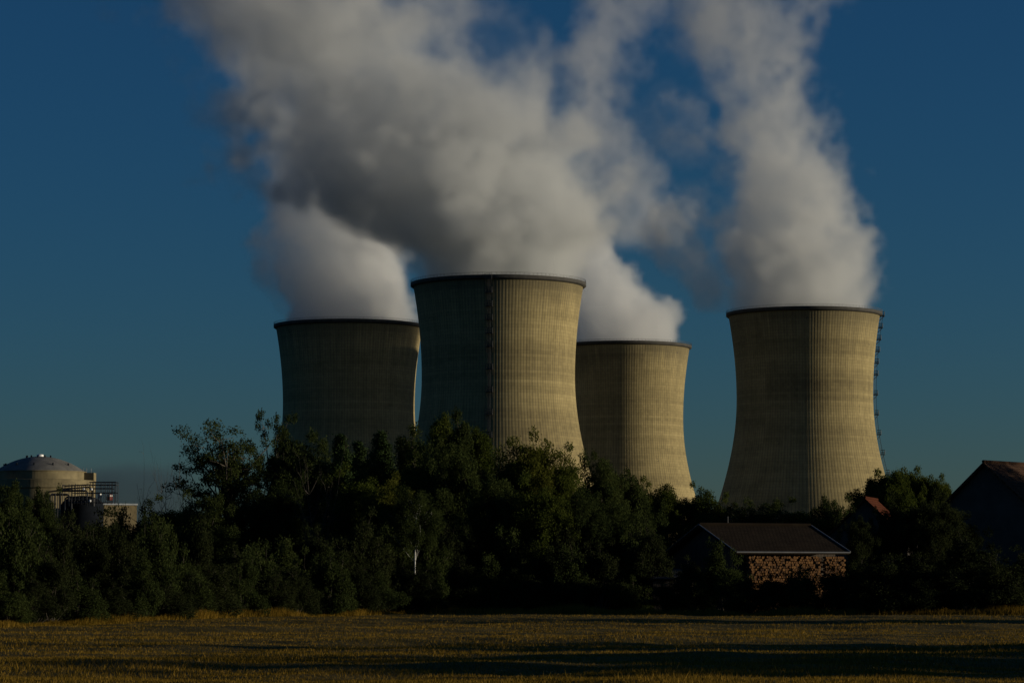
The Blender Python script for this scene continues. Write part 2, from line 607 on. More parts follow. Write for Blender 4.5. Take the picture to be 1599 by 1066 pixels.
def tower(px, Y, label, ladder=None, hs=1.0):
    p = at(px, HOR, Y)
    root = empty('cooling_tower', (p.x, Y, 0), 0.37 * px, (1, 1, hs))
    tag(root, label, 'cooling tower', 'concrete cooling towers')
    obj('shell', shell_me, M['tower'], root)
    obj('rim_collar', collar_me, M['collar'], root)
    obj('rim_railing', rail_me, M['steel'], root)
    if ladder is not None:
        az = ladder - root.rotation_euler.z
        cu, su = math.cos(az), math.sin(az)

        def P(r, t, z):      # radial, tangential
            return (cu * r - su * t, su * r + cu * t, z)
        m = MB()
        zs = np.arange(4, TH + 1.4, 3.0)
        for t in (-0.35, 0.35):
            m.path([P(tower_r(z) + 0.75, t, z) for z in zs], [0.07] * len(zs), 5)
        for z in np.arange(4, TH + 1, 1.2):
            m.tube(P(tower_r(z) + 0.75, -0.35, z), P(tower_r(z) + 0.75, 0.35, z), 0.05, n=4)
        for t in (-0.55, 0.0, 0.55):      # safety cage
            m.path([P(tower_r(z) + 1.55 - 0.3 * abs(t), t, z) for z in zs], [0.05] * len(zs), 4)
        m.build('ladder', M['steel'], root)
        for z in plat_z:
            r = tower_r(z)
            m = MB()
            m.hexa([P(r + 0.1, -1.5, z), P(r + 2.3, -1.5, z), P(r + 2.3, 1.5, z), P(r + 0.1, 1.5, z),
                    P(r + 0.1, -1.5, z + .25), P(r + 2.3, -1.5, z + .25), P(r + 2.3, 1.5, z + .25), P(r + 0.1, 1.5, z + .25)])
            for t in (-1.3, 1.3):
                m.tube(P(r + 2.1, t, z + .1), P(tower_r(z - 2.0) + .12, t, z - 2.0), .1, n=4)
            pl = m.build('platform', M['steel'], root)
            m = MB()
            for h in (0.65, 1.25, 2.2):
                m.tube(P(r + .3, -1.45, z + h), P(r + 2.25, -1.45, z + h), .10, n=4)
                m.tube(P(r + .3, 1.45, z + h), P(r + 2.25, 1.45, z + h), .10, n=4)
                m.tube(P(r + 2.25, -1.45, z + h), P(r + 2.25, 1.45, z + h), .10, n=4)
            for t in (-1.45, -.5, .5, 1.45):
                m.tube(P(r + 2.25, t, z + .2), P(r + 2.25, t, z + 2.2), .10, n=4)
            m.build('railing', M['steel'], pl)
    return root, p


DC, DR_, DL, DB = 1227.0, 1385.0, 1430.0, 1558.0
tower(778, DC, 'largest cooling tower in the middle, nearest, with a ladder down its front', R(-96))
tower(1259, DR_, 'cooling tower on the right standing clear, with ladder platforms along its right edge', R(-6), 1.0146)
tower(543.5, DL, 'cooling tower on the left, almost wholly in shadow with one sunlit sliver at its rim')
tower(973, DB, 'smallest cooling tower, half hidden behind the right side of the middle tower')


# ------------------------------------------------------------------ steam: density grids sampled into a volume
def spectral(shape, vox, lmin, lmax, beta, seed):
    r = np.random.default_rng(seed)
    w = r.standard_normal(shape).astype(np.float32)
    fz = [np.fft.fftfreq(n, vox) for n in shape[:2]] + [np.fft.rfftfreq(shape[2], vox)]
    k = np.sqrt(fz[0][:, None, None] ** 2 + fz[1][None, :, None] ** 2 + fz[2][None, None, :] ** 2)
    k[0, 0, 0] = 1
    amp = k ** (-beta / 2) * np.exp(-(k * lmin) ** 2) * (1 - np.exp(-(k * lmax) ** 2))
    amp[0, 0, 0] = 0
    out = np.fft.irfftn(np.fft.rfftn(w) * amp, s=shape)
    return (out / out.std()).astype(np.float32)


def worley(X, Y, Z, cell, seed):
    """distance to the nearest jittered cell point, in cells"""
    r = np.random.default_rng(seed)
    S = 64
    J = r.random((S, S, S, 3), dtype=np.float32)
    P = np.stack([X, Y, Z], -1) / cell
    C = np.floor(P).astype(np.int32)
    Fr = (P - C).astype(np.float32)
    best = np.full(X.shape, 9.0, np.float32)
    for dx in (-1, 0, 1):
        for dy in (-1, 0, 1):
            for dz in (-1, 0, 1):
                j = J[(C[..., 0] + dx) % S, (C[..., 1] + dy) % S, (C[..., 2] + dz) % S]
                d = (j[..., 0] + dx - Fr[..., 0]) ** 2 + (j[..., 1] + dy - Fr[..., 1]) ** 2 + (j[..., 2] + dz - Fr[..., 2]) ** 2
                np.minimum(best, d, out=best)
    return np.sqrt(best)


def sstep(a, b, x):
    t = np.clip((x - a) / (b - a), 0, 1)
    return t * t * (3 - 2 * t)


def volume_object(name, dens, lo, vox, mat):
    """a volume object; its modifier fills the grid with the computed density"""
    nx_, ny_, nz_ = dens.shape
    IW = 1024
    IH = -(-dens.size // IW)
    buf = np.zeros((IH * IW, 4), np.float32)
    buf[:dens.size, :3] = dens.astype(np.float32).ravel()[:, None]
    buf[:, 3] = 1.0
    im = bpy.data.images.new(name + '_samples', IW, IH, alpha=False, float_buffer=True)
    im.colorspace_settings.name = 'Non-Color'
    im.pixels.foreach_set(buf.ravel())
    im.update()
    vd = bpy.data.volumes.new(name)
    vd.materials.append(mat)
    o = bpy.data.objects.new(name, vd)
    link(o)
    o.location = lo
    ng = bpy.data.node_groups.new(name + '_nodes', 'GeometryNodeTree')
    ng.interface.new_socket('Geometry', in_out='INPUT', socket_type='NodeSocketGeometry')
    ng.interface.new_socket('Geometry', in_out='OUTPUT', socket_type='NodeSocketGeometry')
    N, L = ng.nodes, ng.links
    gi, go = N.new('NodeGroupInput'), N.new('NodeGroupOutput')
    pos = N.new('GeometryNodeInputPosition')
    sep = N.new('ShaderNodeSeparateXYZ'); L.new(pos.outputs[0], sep.inputs[0])

    def mth(op, x, y=0.0):
        nd = N.new('ShaderNodeMath'); nd.operation = op
        for s, v in ((nd.inputs[0], x), (nd.inputs[1], y)):
            if hasattr(v, 'node'): L.new(v, s)
            else: s.default_value = v
        return nd.outputs[0]
    ii = []
    for k, n_ in enumerate((nx_, ny_, nz_)):
        v = mth('ROUND', mth('DIVIDE', sep.outputs[k], vox))
        ii.append(mth('MINIMUM', mth('MAXIMUM', v, 0.0), n_ - 1.0))
    # the index is put together from integers: floats would lose exactness
    def imath(op, x, y):
        nd = N.new('FunctionNodeIntegerMath'); nd.operation = op
        for s, v in ((nd.inputs[0], x), (nd.inputs[1], y)):
            if hasattr(v, 'node'): L.new(v, s)
            else: s.default_value = v
        return nd.outputs[0]
    ix = imath('ADD', imath('MULTIPLY', imath('ADD', imath('MULTIPLY', ii[0], ny_), ii[1]), nz_), ii[2])
    row = imath('DIVIDE_FLOOR', ix, IW)
    colm = imath('SUBTRACT', ix, imath('MULTIPLY', row, IW))
    cmb = N.new('ShaderNodeCombineXYZ')
    L.new(mth('DIVIDE', mth('ADD', colm, 0.5), float(IW)), cmb.inputs[0])
    L.new(mth('DIVIDE', mth('ADD', row, 0.5), float(IH)), cmb.inputs[1])
    si = N.new('GeometryNodeImageTexture')
    si.interpolation = 'Closest'
    si.inputs['Image'].default_value = im
    L.new(cmb.outputs[0], si.inputs['Vector'])
    sc_ = N.new('ShaderNodeSeparateXYZ')
    L.new(si.outputs['Color'], sc_.inputs[0])
    vc = N.new('GeometryNodeVolumeCube')
    L.new(sc_.outputs[0], vc.inputs['Density'])
    vc.inputs['Background'].default_value = 0.0
    vc.inputs['Min'].default_value = (0, 0, 0)
    vc.inputs['Max'].default_value = ((nx_ - 1) * vox, (ny_ - 1) * vox, (nz_ - 1) * vox)
    vc.inputs['Resolution X'].default_value = nx_
    vc.inputs['Resolution Y'].default_value = ny_
    vc.inputs['Resolution Z'].default_value = nz_
    sm = N.new('GeometryNodeSetMaterial'); sm.inputs['Material'].default_value = mat
    L.new(vc.outputs[0], sm.inputs['Geometry'])
    L.new(sm.outputs[0], go.inputs[0])
    md = o.modifiers.new('volume', 'NODES'); md.node_group = ng
    return o


def plume(name, Y, px_box, py_top, rim_py, strands, seed, vox=1.5, depth=(-60, 60)):
    """strands: dicts with a table of (py, left px, right px) at the depth Y, a peak density, edge softness and noise amounts"""
    k = 1.0 / pxm(Y)
    x0, x1 = at(px_box[0], CY, Y).x, at(px_box[1], CY, Y).x
    T_ = TH * (1.0146 if name == 'R' else 1.0)
    z0, z1 = T_ - 7.0, at(CX, py_top, Y).z
    nx_, ny_, nz_ = int((x1 - x0) / vox), int((depth[1] - depth[0]) / vox), int((z1 - z0) / vox)
    X = (x0 + vox * np.arange(nx_))[:, None, None] + np.zeros((1, ny_, nz_), np.float32)
    Yd = (depth[0] + vox * np.arange(ny_))[None, :, None] + np.zeros((nx_, 1, nz_), np.float32)
    Z = (z0 + vox * np.arange(nz_))[None, None, :] + np.zeros((nx_, ny_, 1), np.float32)
    shp = X.shape
    n1 = spectral(shp, vox, 5.0, 45.0, 4.2, seed)
    n2 = spectral(shp, vox, 2.2, 16.0, 3.4, seed + 1)
    nh = spectral(shp, vox, 4.0, 60.0, 4.4, seed + 2)
    wx = spectral(shp, vox, 4.0, 30.0, 4.2, seed + 3) * 3.0
    wz = spectral(shp, vox, 4.0, 30.0, 4.2, seed + 4) * 3.0
    w1 = 0.55 - worley(X + wx, Yd + 500, Z + wz, 17.0, seed + 5)
    w2 = 0.55 - worley(X + wx, Yd + 500, Z + wz, 7.5, seed + 6)
    total = np.zeros(shp, np.float32)
    for s in strands:
        tb = np.array(s['table'], float)
        zt = np.array([at(CX, p, Y).z for p in tb[:, 0]])
        xl = np.array([at(p, CY, Y).x for p in tb[:, 1]])
        xr = np.array([at(p, CY, Y).x for p in tb[:, 2]])
        o = np.argsort(zt)
        zr = Z[0, 0, :]
        c = np.interp(zr, zt[o], ((xl + xr) / 2)[o]); w = np.interp(zr, zt[o], ((xr - xl) / 2)[o])
        rim = np.clip((zr - (T_ - 2)) / 60.0, 0, 1)
        d = np.minimum(w * s.get('flat', 0.95), s.get('dmax', 46.0))
        rho = np.sqrt(((X - c) / w) ** 2 + ((Yd - s.get('y', 0.0) - s.get('ydrift', 0.0) * np.clip(zr - T_, 0, 999)) / d) ** 2)
        A = s.get('amp', 0.2) * (0.25 + 0.75 * np.clip((zr - T_ + 4) / 45.0, 0, 1))
        wob = s.get('wob', 1.0)
        inner = (1 - rho) * 0.9 + A * (0.75 * n1 + 0.22 * n2) * wob + A * (1.1 * w1 + 0.18 * w2)
        soft0, soft1 = s.get('soft', (0.16, 0.5))
        soft = soft0 + (soft1 - soft0) * np.clip((zr - T_) / 110.0, 0, 1)
        e = sstep(0, 1, (inner + s.get('grow', 0.10) * soft) / soft)
        zlo, zhi = s.get('zfade', (None, None))
        if zlo is not None:
            e = e * sstep(at(CX, zlo[0], Y).z, at(CX, zlo[1], Y).z, Z)
        if zhi is not None:
            e = e * (1 - sstep(at(CX, zhi[0], Y).z, at(CX, zhi[1], Y).z, Z))
        hole = s.get('hole', (0.0, 0.5))
        ha = hole[0] + (hole[1] - hole[0]) * np.clip((zr - T_) / 110.0, 0, 1)
        hm = 1 - ha * sstep(-0.3, 1.2, nh + 0.28 * n2 + 0.5 * n1)
        pk = s['peak'][0] + (s['peak'][1] - s['peak'][0]) * np.clip((zr - T_) / 110.0, 0, 1)
        total = np.maximum(total, e * hm * pk)
    # nothing outside the mouth below the rim; fade to nothing at the box sides
    axis_x = None
    pc = at(s_center[name], HOR, Y).x
    rr = np.sqrt((X - pc) ** 2 + Yd ** 2)
    inside = (rr < (rt - 2.2))
    total *= np.where(Z < T_ + 0.6, inside, 1.0)
    total *= sstep(0, 8, Z - z0 + 1)
    m = 5
    for ax, n_ in ((0, nx_), (1, ny_)):
        i = np.arange(n_)
        f = np.clip(np.minimum(i, n_ - 1 - i) / m, 0, 1)
        total *= f.reshape([-1 if a == ax else 1 for a in range(3)])
    f = np.clip((nz_ - 1 - np.arange(nz_)) / 8.0, 0, 1)
    total *= f[None, None, :]
    total[total < 0.0006] = 0
    return volume_object('steam_plume', total, (x0, Y + depth[0], z0), vox, M[{'C': 'steam_thick', 'R': 'steam_tall'}.get(name, 'steam')])


s_center = {'C': 778, 'R': 1259, 'L': 543.5, 'B': 973}
PC = plume('C', DC, (120, 1010), -110, 430, [
    dict(table=[(470, 668, 895), (432, 656, 903), (415, 652, 910), (400, 640, 918), (380, 610, 930), (360, 575, 940), (340, 530, 948), (320, 475, 955),
                (300, 435, 955), (270, 412, 952), (240, 397, 942), (200, 380, 922), (160, 370, 878), (130, 358, 810), (100, 332, 755), (50, 278, 708),
                (0, 250, 690), (-60, 205, 670), (-120, 160, 640)],
         peak=(0.092, 0.042), grow=0.22, soft=(0.24, 0.62), amp=0.25, hole=(0.0, 0.8), dmax=44),
    dict(table=[(330, 900, 1000), (260, 850, 975), (200, 700, 940), (150, 640, 915), (100, 600, 860), (50, 560, 830), (0, 540, 790), (-60, 500, 760), (-120, 460, 740)],
         peak=(0.017, 0.017), soft=(0.7, 0.8), amp=0.40, hole=(0.7, 0.9), dmax=20, grow=0.2, zfade=((330, 260), (-110, -130))),
], 11)
tag(PC, 'large grey steam plume pouring left from the middle cooling tower', 'steam plume', 'steam plumes above the cooling towers')
PR = plume('R', DR_, (970, 1420), -110, 475, [
    dict(table=[(510, 1160, 1358), (475, 1148, 1352), (430, 1136, 1350), (380, 1126, 1345), (330, 1112, 1325), (280, 1112, 1300), (230, 1122, 1284),
                (180, 1108, 1268), (130, 1068, 1270), (80, 1025, 1278), (30, 985, 1284), (0, 958, 1288), (-60, 900, 1280), (-120, 850, 1260)],
         peak=(0.08, 0.032), soft=(0.32, 0.65), amp=0.25, hole=(0.0, 0.85), dmax=30, grow=0.3, ydrift=-0.3),
    dict(table=[(280, 1060, 1120), (310, 1038, 1125), (345, 1012, 1130), (385, 1016, 1140), (430, 1050, 1150), (470, 1080, 1150), (490, 1100, 1150)],
         peak=(0.055, 0.055), soft=(0.5, 0.6), grow=0.2, amp=0.6, hole=(0.75, 0.85), dmax=12, y=8, zfade=((495, 470), (330, 270))),
    dict(table=[(130, 1020, 1110), (160, 1000, 1120), (200, 1000, 1130), (240, 1015, 1130), (270, 1050, 1130)],
         peak=(0.016, 0.016), soft=(0.7, 0.7), grow=0.15, amp=0.6, hole=(0.7, 0.85), dmax=14, y=-6, zfade=((275, 240), (160, 110))),
], 31)
tag(PR, 'tall pale steam plume rising from the cooling tower on the right', 'steam plume', 'steam plumes above the cooling towers')
PL = plume('L', DL, (120, 740), -110, 500, [
    dict(table=[(540, 455, 632), (503, 447, 645), (470, 446, 643), (440, 446, 638), (410, 450, 630), (380, 448, 640), (350, 436, 655), (320, 420, 670),
                (280, 402, 680), (240, 388, 680), (200, 377, 670), (150, 356, 640), (100, 312, 600), (50, 262, 560), (0, 245, 520), (-60, 200, 500), (-120, 150, 470)],
         peak=(0.11, 0.034), grow=0.12, soft=(0.18, 0.6), amp=0.22, hole=(0.0, 0.75), dmax=36),
    dict(table=[(330, 410, 450), (350, 396, 455), (380, 380, 460), (410, 384, 460), (440, 402, 460), (470, 420, 460), (495, 436, 460)],
         peak=(0.055, 0.05), soft=(0.35, 0.4), grow=0.2, amp=0.42, hole=(0.55, 0.75), dmax=13, y=4, zfade=((500, 480), (345, 320))),
], 53)
tag(PL, 'bright steam plume over the shadowed left cooling tower, passing behind the larger plume', 'steam plume', 'steam plumes above the cooling towers')
PB = plume('B', DB, (780, 1180), -110, 532, [
    dict(table=[(560, 890, 1055), (532, 886, 1066), (505, 882, 1074), (485, 874, 1062), (465, 862, 1030), (440, 848, 995), (410, 835, 968), (380, 825, 950), (340, 815, 930), (290, 800, 920)],
         peak=(0.08, 0.05), soft=(0.26, 0.45), amp=0.24, hole=(0.0, 0.5), dmax=36, zfade=((570, 560), (350, 290))),
    dict(table=[(400, 955, 1010), (370, 935, 1045), (330, 925, 1060), (290, 915, 1058), (250, 895, 1035), (200, 880, 1000), (150, 870, 985), (100, 868, 990), (50, 885, 1020),
                (0, 910, 1080), (-60, 900, 1110), (-120, 880, 1120)],
         peak=(0.025, 0.022), soft=(0.6, 0.7), amp=0.32, hole=(0.4, 0.6), dmax=20, zfade=((400, 360), (-110, -130))),
], 71)
tag(PB, 'low steam plume leaning left from the smallest tower, with a thin veil above it', 'steam plume', 'steam plumes above the cooling towers')

# low cloud bank far beyond the reactor
YB = 9000.0
cx0, cx1 = at(-160, HOR, YB).x, at(345, HOR, YB).x
cz0, cz1 = at(0, 850, YB).z, at(0, 690, YB).z
cv = 16.0
shp = (int((cx1 - cx0) / cv), 40, int((cz1 - cz0) / cv))
n1 = spectral(shp, cv, 30.0, 260.0, 4.0, 90)
zr = np.linspace(0, 1, shp[2])[None, None, :]
xr_ = np.linspace(0, 1, shp[0])[:, None, None]
prof = sstep(0.10, 0.3, zr) * (1 - sstep(0.76, 0.92, zr + 0.05 * n1)) * (1 - sstep(0.78, 1.0, xr_ + 0.03 * n1)) * sstep(0, .05, xr_)
dc = prof * (0.75 + 0.2 * n1).clip(0.2, 1.5) * 0.0022
CB = volume_object('cloud_bank', dc, (cx0, YB, cz0), cv, M['cloud'])
tag(CB, 'low blue grey cloud bank along the horizon behind the reactor dome', 'cloud', kind='stuff')

# ------------------------------------------------------------------ reactor buildings
YRX = 1190.0
kx = YRX / F


def PX(px, py=HOR, Y=YRX):
    return at(px, py, Y)


c = PX(60)
root = empty('reactor_building', (c.x, YRX, 0))
tag(root, 'round concrete reactor building with a shallow grey dome at the far left', 'reactor building')
zz = lambda py: at(60, py, YRX).z
mb = MB()
Rr = 82 * kx
mb.lathe([(Rr, 0), (Rr, zz(763))], 96)
mb.build('wall', M['reactor'], root, True)
mb = MB()
mb.lathe([(Rr - .2, zz(763)), (Rr + 1.0, zz(763)), (Rr + 1.0, zz(750.5)), (Rr + .6, zz(750)), (Rr - .2, zz(750))], 96, close=True)
mb.build('ring_beam', M['reactor'], root)
mb = MB()
r2 = 71 * kx
mb.lathe([(r2 - 2, zz(750)), (r2, zz(750)), (r2, zz(737.5)), (r2 + .35, zz(737.5)), (r2 + .35, zz(736.3)), (r2 - 2, zz(736.3))], 96, close=True)
mb.build('upper_wall', M['reactor'], root)
mb = MB()
rd, hd = 70 * kx, zz(712.5) - zz(736.3)
mb.lathe([(rd * q_ + 0.001, zz(736.3) + hd * (1 - q_ ** 2.1)) for q_ in np.linspace(1.0, 0.0, 18)], 96)
dome = mb.build('dome', M['dome'], root, True)
mb = MB()
mb.lathe([(0.01, zz(712.5) + 1.0), (1.4, zz(712.5) + .8), (1.5, zz(712.5) - .4)], 16)
mb.build('vent_cap', M['white'], dome)
for a in range(180, 360, 30):
    for rr_ in (0.3, 0.8):
        h = zz(736.3) + hd * (1 - rr_ ** 2.1)
        mb = MB()
        mb.box((rd * rr_ * math.cos(R(a)), rd * rr_ * math.sin(R(a)), h + .35), (.6, .6, 1.0))
        mb.build('roof_vent', M['steel'], dome)
mb = MB()
bx0, bx1 = (127 - 60) * kx, (145.5 - 60) * kx
mb.box(((bx0 + bx1) / 2, 1.0, zz(738) / 2), (bx1 - bx0, 7.0, zz(738)))
mb.build('stair_tower', M['reactor'], root)
mb = MB()
for px_ in (129, 134, 141):
    x_ = (px_ - 60) * kx
    mb.tube((x_, -1.5, zz(738)), (x_, -1.5, zz(731)), .12, n=5)
    mb.tube((x_ - .7, -1.5, zz(736)), (x_ + .7, -1.5, zz(736)), .09, n=5)
mb.build('roof_masts', M['galv'], root)

# dark round-topped building in front
YF = 1150.0
kf = YF / F
cF = at(127, HOR, YF)
root = empty('round_topped_building', (cF.x, YF, 0))
tag(root, 'dark blue grey round-topped building in shade below the reactor dome', 'building')
zf = lambda py: at(127, py, YF).z
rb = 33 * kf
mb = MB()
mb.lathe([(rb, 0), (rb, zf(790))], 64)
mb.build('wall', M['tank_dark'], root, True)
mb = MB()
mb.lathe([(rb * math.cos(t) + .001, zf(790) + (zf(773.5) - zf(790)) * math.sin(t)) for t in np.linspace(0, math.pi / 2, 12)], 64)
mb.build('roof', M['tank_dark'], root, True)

# low building with lit wall
cL = at(178, HOR, YF + 16)
root = empty('annex_building', (cL.x, YF + 16, 0), 0.5)
tag(root, 'low pale concrete annex with a light roof edge right of the reactor', 'building')
hb = zf(787)
mb = MB(); mb.box((0, 0, hb / 2), (56 * kf, 12, hb)); mb.build('wall', M['pale'], root)
mb = MB(); mb.box((0, 0, hb + .31), (58 * kf, 13, .6)); mb.build('roof', M['galv'], root)

# pipe gantry over both
cG = at(135, HOR, YF - 2)
root = empty('pipe_gantry', (cG.x, YF - 14, 0))
tag(root, 'steel pipe gantry with thin posts and handrails beside the reactor dome', 'gantry')
gk = (YF - 14) / F
zg = lambda py: at(135, py, YF - 14).z
gx_ = lambda px: (px - 135) * gk
mb = MB()
for px_ in (79, 89, 94, 105, 115, 120, 125, 131, 137, 143, 148, 153, 160, 166, 172, 178, 183, 188):
    top = 770 if px_ < 96 else 752.5 if px_ > 146 else 755 + (random.random() * 4)
    for yy in (-3.0, 3.0):
        mb.tube((gx_(px_), yy, 0 if px_ < 100 else zg(786)), (gx_(px_), yy, zg(top)), .2 if px_ < 100 else .15, n=5)
mb.build('posts', M['steel'], root)
mb = MB()
for (a, b, pa, pb) in ((79, 120, 768, 762), (96, 146, 764, 760), (104, 146, 758.5, 756.5), (120, 188, 770, 769), (146, 188, 757, 757), (146, 188, 752.6, 752.6), (120, 180, 784.5, 784.5), (146, 182, 762.5, 762.5)):
    for yy in (-3.0, 3.0):
        mb.tube((gx_(a), yy, zg(pa)), (gx_(b), yy, zg(pb)), .16, n=5)
for px_ in (105, 120, 131, 143, 153, 166, 178, 188):
    mb.tube((gx_(px_), -3, zg(757)), (gx_(px_), 3, zg(757)), .12, n=5)
mb.build('rails', M['steel'], root)
mb = MB()
for (a, b, py_) in ((84, 112, 772), (100, 140, 766), (108, 150, 776), (118, 146, 780)):
    pts = [(gx_(a), -1, zg(796)), (gx_(a), -1, zg(py_) - .6), (gx_(a) + .6, -1, zg(py_)), (gx_(b), -1, zg(py_)), (gx_(b) + .6, -1, zg(py_) - .6), (gx_(b) + .6, -1, zg(790))]
    mb.path(pts, [.42] * 6, 8)
mb.build('pipes', M['steel'], root)
for px_, py_ in ((138, 764), (150, 764), (148, 782)):
    mb = MB()
    mb.lathe([(0.01, .5), (.4, .35), (.5, 0), (.4, -.35), (.01, -.5)], 10, (gx_(px_), -3.3, zg(py_)))
    mb.build('lamp_housing', M['white'], root)


def standing_tank(px, pytop, pybot, wpx, mat, label, band=None):
    Yt = YF - 9
    p = at(px, pybot, Yt)
    h = at(px, pytop, Yt).z - p.z
    r = wpx / 2 * Yt / F
    t = empty('storage_tank', p)
    tag(t, label, 'tank')
    m = MB(); m.lathe([(.01, 0), (r * .8, 0), (r, .25), (r, h - .5), (r * .85, h - .12), (.01, h)], 24); m.build('vessel', M[mat], t, True)
    for k in range(4):
        m = MB()
        a = R(45 + 90 * k)
        m.tube((r * .7 * math.cos(a), r * .7 * math.sin(a), -at(px, pybot, Yt).z + hb + .6), (r * .7 * math.cos(a), r * .7 * math.sin(a), .2), .1, n=5)
        m.build('leg', M['steel'], t)
    if band:
        m = MB(); m.lathe([(r + .02, h - 1.0), (r + .1, h - .9), (r + .1, h - .45), (r + .02, h - .4)], 24); m.build('rim_band', M[band], t)
    return t


standing_tank(155.5, 768.5, 777.5, 5.5, 'white', 'small white tank glinting on the gantry beside the reactor')
standing_tank(171, 771, 781, 9.5, 'red', 'small dark red tank with pale rim on the gantry', 'white')

# ------------------------------------------------------------------ vegetation
def leaf_quads(P, size, r, up=0.35, asp=0.6):
    """one diamond leaf per point with a random direction"""
    n = len(P)
    d = r.standard_normal((n, 3)); d /= np.linalg.norm(d, axis=1)[:, None]
    d2 = r.standard_normal((n, 3)); d2[:, 2] += up
    u = np.cross(d, d2); u /= np.linalg.norm(u, axis=1)[:, None] + 1e-9
    s = size * r.uniform(0.6, 1.35, n)[:, None]
    a, b = d * s * 0.5, u * s * 0.5 * asp
    V = np.stack([P - a, P + b - a * 0.1, P + a, P - b - a * 0.1], 1).reshape(-1, 3)
    return V, np.arange(4 * n).reshape(-1, 4)


def clump_pts(c, rad, n, r, flat=0.75):
    d = r.standard_normal((n, 3)); d /= np.linalg.norm(d, axis=1)[:, None]
    q_ = r.uniform(0.25, 1.0, n) ** 0.55
    P = d * q_[:, None] * rad
    P[:, 2] *= flat
    return P + np.asarray(c)


def limb(m, a, b, r0, r1, r, bend=0.15, n=5, seg=5):
    a, b = np.array(a, float), np.array(b, float)
    L = np.linalg.norm(b - a)
    off = r.standard_normal(3) * bend * L
    pts = [a + (b - a) * t + off * math.sin(math.pi * t) * 0.5 for t in np.linspace(0, 1, seg)]
    m.path(pts, list(np.linspace(r0, r1, seg)), n)
    return pts


PROTO = {}


